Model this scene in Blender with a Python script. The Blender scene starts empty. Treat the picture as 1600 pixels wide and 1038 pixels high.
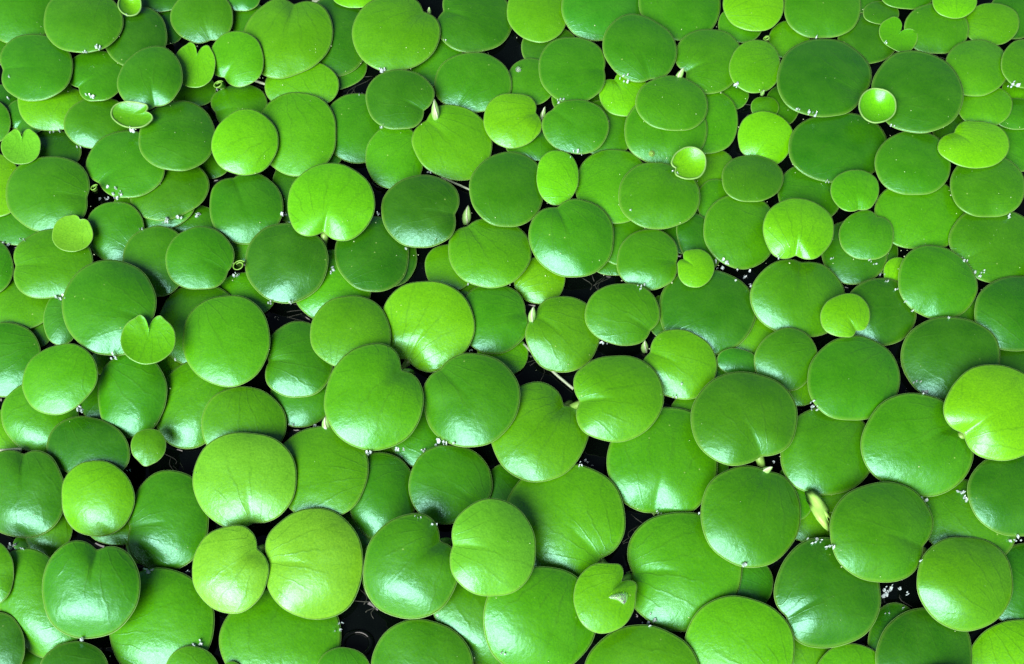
import bpy, math, random
import numpy as np
from mathutils import Vector

random.seed(7)
rng = np.random.default_rng(7)
scene = bpy.context.scene
col = scene.collection

# ------------------------------------------------------------------ camera
HFOV = math.radians(50.0)
PITCH = math.radians(25.0)          # off straight down
CAM_H = 0.35
CAM = np.array([0.0, -CAM_H * math.tan(PITCH), CAM_H])
cd = bpy.data.cameras.new("camera")
cd.sensor_fit = 'HORIZONTAL'
cd.angle = HFOV
cd.clip_start, cd.clip_end = 0.01, 50
cam = bpy.data.objects.new("camera", cd)
cam.location = CAM
cam.rotation_euler = (PITCH, 0, 0)
col.objects.link(cam)
scene.camera = cam

# ------------------------------------------------------------------ sky, sun, exposure
SUN_EL, SUN_AZ = math.radians(42.0), math.radians(210.0)   # azimuth clockwise from +Y: behind the camera, a little to the side
world = bpy.data.worlds.new("World")
scene.world = world
world.use_nodes = True
wn, wl = world.node_tree.nodes, world.node_tree.links
sky = wn.new("ShaderNodeTexSky")
sky.sky_type = 'NISHITA'
sky.sun_disc = False
sky.sun_elevation = SUN_EL
sky.sun_rotation = SUN_AZ
sky.air_density = 0.7
sky.dust_density = 4.0
wn["Background"].inputs["Strength"].default_value = 0.05
wl.new(sky.outputs[0], wn["Background"].inputs["Color"])
sd = bpy.data.lights.new("sun", 'SUN')
sd.energy = 5.0
sd.angle = math.radians(48)
sd.color = (1.0, 0.975, 0.92)
sun = bpy.data.objects.new("sun", sd)
to_sun = Vector((math.sin(SUN_AZ) * math.cos(SUN_EL), math.cos(SUN_AZ) * math.cos(SUN_EL), math.sin(SUN_EL)))
sun.rotation_euler = to_sun.to_track_quat('Z', 'Y').to_euler()
sun.location = to_sun * 3
col.objects.link(sun)
scene.view_settings.view_transform = 'Standard'
scene.view_settings.look = 'None'
scene.view_settings.exposure = 0.68
scene.view_settings.gamma = 1.0

# ------------------------------------------------------------------ helpers
_c, _s = math.cos(PITCH), math.sin(PITCH)
_t = math.tan(HFOV / 2)

def at(px, py, z=0.0):
    """the point at height z that the camera sees at photo position (px, py)"""
    px = np.asarray(px, float); py = np.asarray(py, float); z = np.asarray(z, float)
    x = (px - 800) / 800 * _t
    y = -(py - 519) / 800 * _t
    dy = y * _c + _s
    dz = y * _s - _c
    k = (z - CAM[2]) / dz
    return np.stack([CAM[0] + x * k, CAM[1] + dy * k, z + 0 * k], -1)

PX = float(np.linalg.norm(at(801, 519) - at(800, 519)))     # metres per photo pixel near the middle

def add_mesh(name, verts, faces, mat, parent=None, smooth=True, origin=None, color=None):
    v = np.asarray(verts, float)
    if origin is not None:
        v = v - np.asarray(origin)
    me = bpy.data.meshes.new(name)
    me.from_pydata([tuple(p) for p in v], [], faces)
    me.materials.append(mat)
    me.polygons.foreach_set("use_smooth", [smooth] * len(me.polygons))
    me.update()
    o = bpy.data.objects.new(name, me)
    col.objects.link(o)
    if parent is not None:
        o.parent = parent
    elif origin is not None:
        o.location = origin
    if color is not None:
        o.color = (*color, 1)
    return o

def empty(name, loc):
    o = bpy.data.objects.new(name, None)
    o.empty_display_size = 0.005
    o.location = loc
    col.objects.link(o)
    return o

def tag(o, label=None, cat=None, group=None, kind=None):
    if label: o["label"] = label
    if cat: o["category"] = cat
    if group: o["group"] = group
    if kind: o["kind"] = kind

def tube(pts, radii, n=8):
    """vertices and faces of a capped tube along pts"""
    pts = [np.asarray(p, float) for p in pts]
    V, F = [], []
    up = np.array([0.13, 0.21, 0.97])
    for i, p in enumerate(pts):
        d = pts[min(i + 1, len(pts) - 1)] - pts[max(i - 1, 0)]
        d /= np.linalg.norm(d)
        a = np.cross(d, up); a /= np.linalg.norm(a)
        b = np.cross(d, a)
        for k in range(n):
            t = 2 * math.pi * k / n
            V.append(p + radii[i] * (a * math.cos(t) + b * math.sin(t)))
    for i in range(len(pts) - 1):
        for k in range(n):
            F.append((i * n + k, i * n + (k + 1) % n, (i + 1) * n + (k + 1) % n, (i + 1) * n + k))
    F.append(tuple(range(n - 1, -1, -1)))
    F.append(tuple((len(pts) - 1) * n + k for k in range(n)))
    return V, F

# ------------------------------------------------------------------ materials
def new_mat(name):
    m = bpy.data.materials.new(name)
    m.use_nodes = True
    nt = m.node_tree
    return m, nt.nodes, nt.links, nt.nodes["Principled BSDF"]

def mixrgb(n, l, mode, fac, a, b):
    x = n.new("ShaderNodeMix"); x.data_type = 'RGBA'; x.blend_type = mode
    for sock, v in ((x.inputs[0], fac), (x.inputs[6], a), (x.inputs[7], b)):
        if hasattr(v, "links"): l.new(v, sock)
        elif isinstance(v, (int, float)): sock.default_value = v
        else: sock.default_value = (*v, 1)
    return x.outputs[2]

def noise(n, l, vec, scale, detail=3, rough=.55, dist=0.0):
    x = n.new("ShaderNodeTexNoise")
    x.inputs["Scale"].default_value = scale
    x.inputs["Detail"].default_value = detail
    x.inputs["Roughness"].default_value = rough
    x.inputs["Distortion"].default_value = dist
    l.new(vec, x.inputs["Vector"])
    return x.outputs["Fac"]

def ramp(n, l, src, a, b, lo=0.0, hi=1.0):
    x = n.new("ShaderNodeMapRange")
    x.inputs[1].default_value, x.inputs[2].default_value = a, b
    x.inputs[3].default_value, x.inputs[4].default_value = lo, hi
    l.new(src, x.inputs[0])
    return x.outputs[0]

def math_node(n, l, op, a, b=None):
    x = n.new("ShaderNodeMath"); x.operation = op
    for i, v in enumerate((a, b)):
        if v is None: continue
        if hasattr(v, "links"): l.new(v, x.inputs[i])
        else: x.inputs[i].default_value = v
    return x.outputs[0]

def leaf_material():
    m, n, l, p = new_mat("waxy_leaf")
    tc = n.new("ShaderNodeTexCoord")
    geo = n.new("ShaderNodeNewGeometry")
    pos = geo.outputs["Position"]
    oi = n.new("ShaderNodeObjectInfo")
    uv = n.new("ShaderNodeUVMap"); uv.uv_map = "veins"
    sx = n.new("ShaderNodeSeparateXYZ"); l.new(uv.outputs[0], sx.inputs[0])
    uv2 = n.new("ShaderNodeUVMap"); uv2.uv_map = "edge"
    s2 = n.new("ShaderNodeSeparateXYZ"); l.new(uv2.outputs[0], s2.inputs[0])
    u_edge = s2.outputs[0]
    # mottling
    big = noise(n, l, pos, 110, 3, .5)
    fine = noise(n, l, pos, 1900, 3, .7)
    base = oi.outputs["Color"]
    c1 = mixrgb(n, l, 'MULTIPLY', 1.0, base, (0.88, 0.92, 0.8))
    c2 = mixrgb(n, l, 'MIX', .09, base, (0.13, 0.40, 0.004))
    c = mixrgb(n, l, 'MIX', ramp(n, l, big, .3, .7), c1, c2)
    c = mixrgb(n, l, 'MULTIPLY', ramp(n, l, fine, .35, .7, 0.0, .90), c, (0.55, 0.66, 0.5))
    # arcuate veins that fan out from the notch: paler hair lines
    wob = noise(n, l, pos, 160, 2)
    ang = math_node(n, l, 'ADD', sx.outputs[0], math_node(n, l, 'MULTIPLY', wob, .06))
    tri = math_node(n, l, 'PINGPONG', math_node(n, l, 'MULTIPLY', ang, 11.0), .5)
    line = ramp(n, l, tri, 0.0, .10, 1.0, 0.0)
    along = ramp(n, l, sx.outputs[1], .05, .95, 1.0, .25)
    vein = math_node(n, l, 'MULTIPLY', line, along)
    vein = math_node(n, l, 'MULTIPLY', vein, ramp(n, l, noise(n, l, pos, 70, 2), .34, .56))
    c = mixrgb(n, l, 'MIX', math_node(n, l, 'MULTIPLY', vein, .42), c, (0.035, 0.13, 0.006))
    # paler tissue close to the margin
    rim = ramp(n, l, u_edge, .93, 1.0)
    c = mixrgb(n, l, 'MIX', math_node(n, l, 'MULTIPLY', rim, .22), c, (0.26, 0.46, 0.07))
    # pin-prick scars
    vor = n.new("ShaderNodeTexVoronoi"); vor.inputs["Scale"].default_value = 210
    l.new(pos, vor.inputs["Vector"])
    dot = ramp(n, l, vor.outputs["Distance"], .035, .07, 1.0, 0.0)
    gate = ramp(n, l, noise(n, l, pos, 55, 1), .55, .6)
    c = mixrgb(n, l, 'MIX', math_node(n, l, 'MULTIPLY', math_node(n, l, 'MULTIPLY', dot, gate), .5), c, (0.35, 0.5, 0.15))
    l.new(c, p.inputs["Base Color"])
    r = math_node(n, l, 'ADD', ramp(n, l, fine, .3, .7, -.08, .10), ramp(n, l, big, .3, .7, .25, .37))
    l.new(r, p.inputs["Roughness"])
    p.inputs["Specular IOR Level"].default_value = .8
    p.inputs["Coat Weight"].default_value = 0.0
    p.inputs["Coat Roughness"].default_value = .30
    p.inputs["Coat Tint"].default_value = (1, 1, 1, 1)
    p.inputs["Specular Tint"].default_value = (.48, 1.0, .96, 1)  # cool sky colour of the sheen put into the tint
    b1 = n.new("ShaderNodeBump"); b1.inputs["Strength"].default_value = .24; b1.inputs["Distance"].default_value = .0008
    l.new(noise(n, l, pos, 420, 4, .6), b1.inputs["Height"])
    b2 = n.new("ShaderNodeBump"); b2.inputs["Strength"].default_value = .2; b2.inputs["Distance"].default_value = .0003
    l.new(vein, b2.inputs["Height"]); l.new(b1.outputs[0], b2.inputs["Normal"])
    l.new(b2.outputs[0], p.inputs["Normal"])
    p.inputs["Subsurface Weight"].default_value = 0.0
    return m

def plain(name, rgb, rough=.45, spec=.5, bump=0, var=.25, scale=400):
    m, n, l, p = new_mat(name)
    geo = n.new("ShaderNodeNewGeometry")
    f = noise(n, l, geo.outputs["Position"], scale, 3)
    c = mixrgb(n, l, 'MULTIPLY', ramp(n, l, f, .3, .7, 0, 1), rgb, (1 - var,) * 3)
    l.new(c, p.inputs["Base Color"])
    p.inputs["Roughness"].default_value = rough
    p.inputs["Specular IOR Level"].default_value = spec
    if bump:
        b = n.new("ShaderNodeBump"); b.inputs["Strength"].default_value = bump; b.inputs["Distance"].default_value = .0005
        l.new(f, b.inputs["Height"]); l.new(b.outputs[0], p.inputs["Normal"])
    return m

M_LEAF = leaf_material()
M_MARGIN = plain("leaf_margin", (0.18, 0.38, 0.09), .4)
M_STALK = plain("stalk", (0.17, 0.34, 0.06), .4, scale=700)
M_RUNNER = plain("runner", (0.40, 0.50, 0.34), .4)
M_BUD = plain("bud", (0.25, 0.50, 0.14), .4, scale=600)
M_ROLL = plain("rolled_leaf", (0.20, 0.46, 0.06), .38)
M_FILM = plain("waterfilm", (0.66, 0.82, 0.84), .18, 1.0, .4, .3, 900)  # wet film: white of the reflected sky is put into its colour
for _n in M_FILM.node_tree.nodes:
    if _n.type == 'BSDF_PRINCIPLED':
        _n.inputs["Transmission Weight"].default_value = .3
        _n.inputs["Roughness"].default_value = .08
        _n.inputs["IOR"].default_value = 1.38
M_SPECK = plain("specks", (0.55, 0.68, 0.42), .5)
M_ROOT = plain("root", (0.012, 0.018, 0.010), .6)

def water_material():
    m, n, l, p = new_mat("pond_water")
    geo = n.new("ShaderNodeNewGeometry")
    f = noise(n, l, geo.outputs["Position"], 40, 3)
    c = mixrgb(n, l, 'MIX', f, (0.0006, 0.0013, 0.0010), (0.0018, 0.0034, 0.0026))
    l.new(c, p.inputs["Base Color"])
    p.inputs["Roughness"].default_value = .04
    p.inputs["IOR"].default_value = 1.33
    b = n.new("ShaderNodeBump"); b.inputs["Strength"].default_value = .5; b.inputs["Distance"].default_value = .002
    l.new(noise(n, l, geo.outputs["Position"], 60, 2), b.inputs["Height"])
    l.new(b.outputs[0], p.inputs["Normal"])
    return m

def drop_material():
    m, n, l, p = new_mat("clear_water")
    p.inputs["Base Color"].default_value = (.9, 1, 1, 1)
    p.inputs["Roughness"].default_value = .03
    p.inputs["IOR"].default_value = 1.33
    p.inputs["Transmission Weight"].default_value = .85
    return m

M_WATER = water_material()
M_DROP = drop_material()

# ------------------------------------------------------------------ water
S = 3.0
W = add_mesh("pond_water", [(-S, -S, 0), (S, -S, 0), (S, S, 0), (-S, S, 0)], [(0, 1, 2, 3)], M_WATER, smooth=False)
tag(W, "black still pond water showing in gaps between the leaves", "water", kind="structure")
# cx cy a b rot notch_angle notch_depth stacking tint tilt | label | options (photo pixels, degrees)
TABLE = """
28 8 56 57 0 - 0 3 G 2|leaf filling the top corner beside a wide round leaf, shining at its lower edge
129 33 61 50 0 - 0 6 G 1|broad round green leaf at the top, just beside the small curled cup leaf
55 105 56 52 0 185 .07 5 G 1|dark satin leaf below the corner leaf, overlapping a yellow-green leaf
80 160 50 42 0 35 .12 3 L 1|yellow-green leaf half covered from above by a dark satin leaf
42 182 31 27 0 230 .1 2 G 0|half hidden green leaf above the lime heart with its notch up
-15 190 29 32 0 - 0 3 G 0|sliver of green leaf at the edge beside the lime heart with its notch up
75 235 50 30 0 - 0 1 D 0|dark sunken leaf under the lime heart with its notch up
-5 290 37 46 0 - 0 3 L 0|bright yellow-green leaf cut by the edge, below the lime heart
76 303 64 59 0 -5 .05 5 G 1|large green leaf with a small side pinch, above the pale lime young leaf
212 58 48 46 20 - 0 5 D 0|dark creased leaf directly under the small curled cup leaf
235 123 52 47 40 -80 .06 8 G 2|glossy oval leaf above the folded boat-shaped young leaf
150 118 44 36 0 215 .14 4 G 0|dark leaf with an open notch facing a dark water hole near the top corner
152 192 48 38 0 - 0 3 G 2|green leaf with bright lower edge, partly under the folded boat-shaped young leaf
277 213 59 53 0 - 0 5 G 0|large dark leaf whose edge passes just below the folded boat-shaped leaf
197 257 58 48 0 215 .08 4 G 0|broad leaf tucked under two others, its notch beside a tiny rolled leaf
316 27 47 40 0 -70 .05 5 G 1|rounded leaf above the small lime heart leaf, cut by the top edge
304 102 32 35 0 78 .28 7 L 0|small lime heart leaf squeezed between two round leaves near the top|y,dome=-.13
370 92 42 43 0 237 .1 6 B 1|round bright leaf touching the small lime heart leaf, pale at its upper rim
374 166 42 32 0 195 .08 3 G 0|green leaf behind the white-bottomed bright leaf, under a thin stem
383 223 52 50 60 - 0 6.5 L 3|bright leaf with a whole lower half glaring white
300 140 36 25 0 - 0 2 G 0|small leaf showing between the lime heart leaf and a large dark leaf
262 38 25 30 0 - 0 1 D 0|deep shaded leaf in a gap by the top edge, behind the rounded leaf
250 -2 35 19 0 - 0 3 D 0|dark leaf crossing the top edge beside the curled cup leaf
375 -6 30 22 0 - 0 3 S 2|pale shining leaf cut by the top edge above two bright round leaves
387 30 24 32 0 - 0 2 G 0|leaf strip between two bright round leaves at the top
66 45 18 15 0 - 0 1 G 0|tiny bit of leaf between the corner leaf and the broad top leaf
-10 72 25 25 0 - 0 2 G 0|leaf sliver at the side edge under the top corner leaf
264 298 60 40 18 - 0 3 G 1|slanting oval leaf with thin pale lower rim, above three water flecks
240 320 62 40 10 - 0 2 B 0|pale green leaf lying below the slanting oval leaf, flecked with water
449 58 69 60 25 78 .1 5 B 2|large bright heart-shaped leaf with its tip down and its notch at the top
525 57 48 58 0 - 0 3 D 2|dark upright leaf between the bright heart-shaped leaf and a big round bright leaf
530 108 42 29 20 - 0 1 G 0|leaf edge dipping into the black hole under the dark upright leaf
618 52 68 59 0 38 .1 6 B 1|big smooth bright leaf at the top with a notch in its upper edge
555 -8 34 19 0 - 0 4 L 0|lime leaf tip at the top edge above the dark upright leaf
740 30 58 52 0 165 .1 5 D 1|dark leaf at the top with side notch and bluish sheen
675 95 45 38 0 - 0 3 G 0|green leaf lying below the big smooth bright leaf and beside a freckled one
739 129 58 46 0 235 .06 5 G 0|dark freckled oval leaf above the pointed bud near the top
624 155 52 47 0 -25 .1 6 D 0|very dark round leaf notched toward the pointed bud near the top
471 133 54 36 0 - 0 3 B 0|bean-shaped green leaf strip between the bright heart-shaped leaf and a huge round one
464 209 62 63 0 - 0 5 B 0|huge round matt leaf overlapped by the white-bottomed bright leaf
556 200 45 52 0 - 0 3 G 2|upright oval leaf with a pale lower tip over black water
617 246 43 47 0 - 0 4 B 1|green leaf tucked under the very dark round leaf, ending in a point
708 223 61 56 -20 140 .08 5 B 0|broad bright leaf directly below the pointed bud near the top
801 188 46 42 0 18 .1 6 L 1|lime round leaf notched beside a slim white bud
505 235 30 28 0 - 0 1 G 0|leaf scrap at the edge of the huge round matt leaf
832 228 38 22 0 - 0 2 G 0|small strip of leaf under the lime round leaf with a bud
840 18 46 47 0 - 0 5 B 0|bright rounded leaf at the top edge beside a black hole
940 8 61 55 0 - 0 5 S 2|blue-green leaf with a sheen, cut by the top edge
870 0 12 14 0 - 0 4 L 0|thin lime sliver at the top edge between two larger leaves
999 76 58 51 -30 -70 .04 7 G 1|round leaf coming to a blunt point above a curled lime leaf
1063 5 62 57 0 - 0 5 G 0|wide leaf at the top edge above a kidney-notched leaf
1178 8 48 40 0 - 0 6 L 0|wide lime leaf at the top edge over a small dark one
1157 38 32 27 0 - 0 4 G 0|small dark leaf peeping out below the wide lime top leaf
1108 95 51 50 0 207 .14 5 G 0|kidney-notched leaf with a white bud sitting in its notch
1180 104 40 41 0 - 0 6 B 0|round leaf lying over the kidney-notched leaf with the bud
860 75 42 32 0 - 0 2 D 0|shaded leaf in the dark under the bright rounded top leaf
895 109 52 51 0 0 .05 5 G 0|ribbed round leaf with faint long veins above a slim white bud
830 128 36 34 0 - 0 3 G 0|small leaf carrying one tiny clear bubble
975 146 36 33 0 125 .15 4 L 1|curled lime leaf tucked under the round blunt-pointed leaf
1050 162 57 42 -5 - 0 7 G 0|oval dark leaf stacked on top of three others near white specks
1041 203 64 55 0 - 0 5 G 2|large leaf with pale tip lying just above the white-shining cup leaf
1103 190 48 47 0 - 0 3 B 0|bright leaf showing as a crescent behind a stacked oval leaf
1137 148 30 24 0 - 0 2 G 0|small leaf corner beside a black hole under the kidney-notched leaf
900 198 51 41 0 145 .05 5 G 0|oval leaf with foam at its lower rim and slim bud at its side
945 200 45 42 0 - 0 2 G 0|deep leaf filling the space behind the oval leaf with foam
1108 272 40 40 0 - 0 2 B 0|flat light leaf behind the white-shining cup leaf
1175 279 47 37 0 - 0 7 G 0|wide leaf shading the upper edge of a big round leaf, below a lime-tipped leaf
1196 216 42 41 -20 240 .1 5 L 1|lime-tipped leaf with a drooping lower lobe and dark upper half
1222 165 25 30 0 - 0 1 D 0|shaded sliver beside the biggest dark leaf near a lime-tipped leaf
1195 168 20 16 0 - 0 3 G 0|tiny leaf corner above the lime-tipped leaf with drooping lobe
958 291 55 54 0 - 0 3 B 0|pale flat leaf with fine veins, half under a dark notched leaf
871 277 33 42 0 - 0 6 L 1|narrow upright lime leaf beside a large dark round leaf
793 296 58 59 0 - 0 5.5 G 1|large dark round leaf crossed by the end of a white runner
1285 10 58 50 0 - 0 5 G 1|wide green leaf at the top edge above the biggest dark leaf
1350 -2 26 21 0 - 0 3 D 0|small dark leaf piece at the top edge above the kidney-shaped folded leaf
1377 20 26 17 0 - 0 3.5 D 0|small dark oval leaf right above the kidney-shaped folded leaf
1418 -12 40 25 0 - 0 4 G 0|green leaf rim at the top edge beside a lime one
1492 2 35 26 0 - 0 7 L 0|lime leaf half cut by the top edge over two green ones
1463 45 50 38 0 - 0 5 G 0|dull oval leaf beside the kidney-shaped folded leaf
1549 38 41 31 0 - 0 4 B 0|squarish bright leaf near the top corner under a lime one
1590 22 42 36 0 - 0 3 D 0|dark leaf in the top corner behind a squarish bright one
1233 62 30 27 0 - 0 4 B 0|small blunt leaf above the biggest dark leaf, beside a tiny rolled leaf
1357 60 44 37 0 - 0 3 D 0|dim leaf lying under the kidney-shaped folded leaf
1287 122 75 60 0 -22 .06 6 D 0|biggest dark leaf, a wide oval beside the small cup leaf with rolled rim
1433 144 72 63 -20 200 .06 6 D 0|tilted wide dark leaf on which the small cup leaf with rolled rim rests
1526 106 49 43 0 - 0 5 B 0|bright wavy-edged leaf stacked over another near the upper side edge
1602 100 37 38 0 - 0 6 G 0|leaf cut by the side edge beside a bright wavy-edged one
1538 165 40 31 0 - 0 4 B 1|leaf with a white lower corner under a bright wavy-edged one
1592 140 25 22 0 - 0 2 B 0|small leaf piece with white flecks at the upper side edge
1310 231 75 54 0 - 0 5 D 0|broad dark leaf below the small cup leaf with rolled rim
1427 255 57 50 0 - 0 5 G 1|rounded leaf with pale lower rim below the tilted wide dark leaf
1523 226 56 36 0 150 .14 5.5 L 0|crumpled leaf, dark above and lime below, near the side edge
1590 178 35 23 0 - 0 3 G 0|narrow dark leaf strip at the side edge above a crumpled leaf
1598 222 45 44 0 - 0 2.5 G 0|dim leaf at the side edge behind a crumpled leaf
1543 290 57 49 0 - 0 5 G 1|round grainy leaf with whitish lower rim below a crumpled leaf
1265 303 47 43 0 - 0 3 G 0|flat green leaf between a broad dark leaf and a small round lime leaf
1438 335 66 53 0 - 0 4 B 0|broad bright leaf hanging over a small black hole near the side
1336 298 37 33 0 -80 .05 7 B 1|small round bright leaf resting above a dark round one
1354 368 41 38 0 60 .08 5 G 0|small dark round leaf lying on a larger dull leaf
1335 394 49 46 0 - 0 3 D 0|dull leaf under the small dark round leaf
1380 395 22 29 0 - 0 2 D 0|deep leaf piece behind the small dark round leaf
1403 426 21 22 0 - 0 4 L 0|small lime leaf poking out from under a large tilted leaf|y
1464 442 62 54 -25 - 0 5 G 1|large tilted leaf partly covering a small lime leaf, foam along its edge
1555 383 66 55 -15 205 .06 4 G 0|large dull leaf at the side edge with foam below its lobe
1592 490 68 58 0 - 0 4.5 D 2|big dark leaf cut by the side edge with a lit lower corner
1500 490 36 30 0 - 0 2 G 0|leaf patch between the large tilted leaf and the big side-edge leaf
1247 359 56 48 0 -95 .1 8 L 3|bright yellow-green bumpy leaf with two shining lower lobes
1157 361 57 58 0 - 0 6 G 1|big round dark leaf under the yellow-green bumpy leaf
1118 315 27 33 0 - 0 3 G 0|crescent of leaf hugging the big round dark leaf
1248 466 72 60 -10 86 .05 5 G 2|large green leaf with sheen below the yellow-green bumpy leaf
1321 493 39 33 10 -55 .1 8 L 3|glossy small lime leaf with a white glare patch|y
1375 488 52 50 0 - 0 4 D 2|dark leaf behind the glossy small lime leaf
1485 560 77 63 0 - 0 5 D 0|broad very dark leaf above the big yellow-lime leaf at the side
1588 570 40 30 0 - 0 4 D 0|dark leaf scrap behind the big yellow-lime leaf at the side
1557 644 79 73 -20 213 .1 8 L 3|big yellow-lime leaf with a round white glare at the side edge|P
1433 696 86 79 -25 28 .09 7 G 2|very large dark leaf notched toward the big yellow-lime leaf
1334 592 73 65 0 - 0 6 G 2|large leaf with a bluish lower half beside a narrow black gap
1228 562 46 49 -30 - 0 5 G 3|leaf with a white lower edge wedged between two larger ones
1240 605 38 28 0 - 0 2 B 0|lime-green leaf scrap below the wedged white-edged leaf
1293 705 70 64 0 - 0 4 G 2|dim leaf with pale foot, overlapped by a very large dark leaf
1590 771 74 66 0 - 0 5 D 2|large dark leaf at the lower side edge beneath the yellow-lime leaf
1513 815 76 58 -20 - 0 4 G 1|slanting green leaf lying under a shining lime leaf near the lower corner
1508 911 74 74 0 - 0 6 B 3|shining lime-green leaf with white lower half near the lower corner
1377 831 79 79 0 -20 .07 7 G 2|large round leaf with white lower rim above sparkling black water|P
1265 812 42 33 0 - 0 2 B 0|green leaf just under the torn pale leaf
1243 768 28 42 0 - 0 2 G 0|narrow leaf strip above the torn pale leaf
1302 778 26 22 0 - 0 2 B 0|small leaf corner between the torn pale leaf and a large round one
1293 927 82 83 0 210 .07 5 D 3|big dark leaf with sheen on its notched side beside black water
1155 1012 85 80 0 - 0 6 L 0|large smooth lime leaf cut by the bottom edge
1250 1027 43 46 0 - 0 4 B 0|leaf at the bottom edge tucked beside the large smooth lime leaf
1330 1056 54 49 0 - 0 4.5 B 0|leaf rim at the bottom edge below a big dark shiny leaf
1445 1022 73 71 0 - 0 5 D 0|broad dark leaf at the bottom edge under sparkling black water
1398 1000 38 54 0 - 0 3 D 0|dark leaf edge behind the broad dark bottom leaf
1587 1027 70 54 15 - 0 4 L 0|yellow-green leaf with a navel dimple in the bottom corner
1605 918 57 64 0 - 0 3 D 0|deep dark leaf at the edge beside the shining lime-green leaf
1165 912 40 40 0 - 0 3 S 2|bluish leaf piece beside a black gap above the large smooth lime leaf
1173 806 79 78 0 68 .04 7.5 G 2|large round leaf with pale blue lower sheen beside the torn pale leaf
1162 654 82 73 0 -65 .06 8 G 2|huge dark round leaf with white lower edge and a bud beneath|P
1062 570 58 54 -20 157 .09 6 B 2|bright leaf notched beside a round white bud
1080 650 32 33 0 - 0 4 B 0|leaf bit beside the huge dark round leaf, over a big matt leaf
1182 522 46 36 0 - 0 4 B 0|light flat leaf above the wedged white-edged leaf
1153 566 33 20 -10 - 0 4.5 S 2|small pale shining leaf lens above the huge dark round leaf
1120 570 30 24 0 - 0 2 G 0|shaded leaf behind the small pale shining lens
1036 722 86 84 0 -100 .05 5 B 2|big matt leaf with a white lower edge and thick stem below it|P
1112 730 24 24 0 - 0 3 G 0|leaf corner between the huge dark leaf and the big matt leaf
964 622 71 68 0 186 .1 8 B 2|round bright leaf notched to the end of a white runner|P
880 522 57 60 0 147 .08 6 B 3|round leaf with a strong white lower glare above the white runner
973 491 57 49 0 -30 .06 7 G 0|dark round leaf with fine specks beside the long black gap
1105 487 70 63 -10 - 0 4 D 2|large dark leaf under the small lime round leaf, bluish at its foot
1038 495 24 32 0 - 0 3 G 0|leaf strip between the specked dark leaf and the large dark one
1087 419 28 30 0 143 .12 8 L 1|small lime round leaf hooked beside a half-shining leaf|y
1013 406 49 47 0 -5 .06 6 G 3|round leaf with a shining white lower third
980 370 46 43 0 - 0 2 G 0|flat leaf lying behind the leaf with shining white lower third
958 408 32 21 0 - 0 1 G 0|leaf rim at the end of the long black gap
1092 378 28 46 25 - 0 3 D 1|narrow dark leaf slanting above the small lime round leaf
1029 306 63 52 0 52 .05 6 G 1|dark leaf with its top notch under the white-shining cup leaf
894 372 67 60 0 116 .08 7 G 3|large dark leaf with a white glaring lower edge above the long black gap
843 438 38 34 0 - 0 4 L 2|lime leaf piece with white edge beside the long black gap
772 498 53 53 0 10 .05 5 G 2|dark leaf with a white lower edge notched beside a pale bud
785 555 37 31 0 - 0 3 L 1|lime leaf bit at the start of the white runner
667 509 72 71 0 240 .1 6 L 2|big yellow-green round leaf in the middle of the pond|P
548 520 62 58 0 - 0 7 B 0|smooth mid green leaf overlapping the big yellow-green round leaf
520 448 58 53 0 - 0 4 B 2|light leaf below a very dark leaf with a scrap of foam
582 397 57 57 0 - 0 5 D 0|very dark round leaf below the glaring yellow-green leaf
610 400 38 46 0 - 0 2 D 0|black-green leaf rim in shadow by the upright black gap
448 410 64 63 0 42 .04 6 D 3|big dark leaf with a bluish white lower edge beside a rolled ring leaf
517 317 69 60 0 256 .13 7 L 3|glaring yellow-green leaf with white notched foot|P
658 330 61 57 0 -5 .07 6 D 2|dark round leaf notched toward a white pod-like bud
765 395 64 52 0 130 .05 5 B 1|bright leaf right under the white pod-like bud
703 418 36 35 0 - 0 3 B 1|pale leaf with scratches half under the bright leaf by the pod
720 452 25 15 0 - 0 2 B 0|leaf scrap above the big yellow-green round leaf
455 300 30 45 0 - 0 3 D 0|shaded leaf strip between the glaring leaf and a dark round one
384 325 57 54 0 112 .06 5 G 3|dark leaf with lobed top and shining lower edge under the white-bottomed leaf
113 365 32 28 0 62 .09 8 P 1|pale lime young leaf lying on two large leaves|y,dome=-.13
180 362 42 45 0 - 0 3 G 2|dark leaf with a pale foot beside the pale lime young leaf
243 408 48 51 0 - 0 4 G 2|leaf with a bright lower tip partly under a ribbed round one
312 404 53 49 0 -25 .05 6 G 0|ribbed round leaf beside a rolled ring leaf
300 345 45 22 0 - 0 1 G 0|deep leaf strip under the slanting oval leaf with water flecks
80 412 64 51 18 184 .07 5 B 1|big leaf under the pale lime young leaf, notched to the edge
30 345 50 35 0 - 0 2 G 0|green leaf behind a large pinched leaf near the side edge
-20 417 38 42 0 - 0 4 G 0|leaf cut by the side edge beside the notched big leaf
28 475 49 38 0 - 0 3 B 0|yellowish leaf below the notched big leaf at the side edge
8 562 54 54 0 - 0 4 G 1|large leaf cut by the side edge beside a leaning oval leaf
172 481 73 75 0 -20 .05 6 G 2|very large round leaf with the lime heart leaf at its lower side
95 500 25 38 0 - 0 3 S 1|narrow pale leaf edge beside the very large round leaf
60 512 20 28 0 - 0 1 G 0|leaf scrap above a leaning oval leaf
312 508 62 60 0 - 0 3 G 1|half hidden leaf behind the big ribless leaf and the lime heart
354 532 69 70 0 - 0 6 B 1|big ribless round leaf beside the lime heart leaf with closed notch
385 460 42 32 0 - 0 2 B 0|light leaf strip below the rolled ring leaf
383 390 22 22 0 - 0 2 B 0|tiny leaf strip above the rolled ring leaf
231 531 43 37 0 86 .3 9 L 0|lime heart leaf with closed notch and dark midline|y,dome=-.13
33 229 31 27 0 88 .26 7 P 0|small lime heart leaf with its notch up, near the side edge|y,dome=-.13
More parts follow.
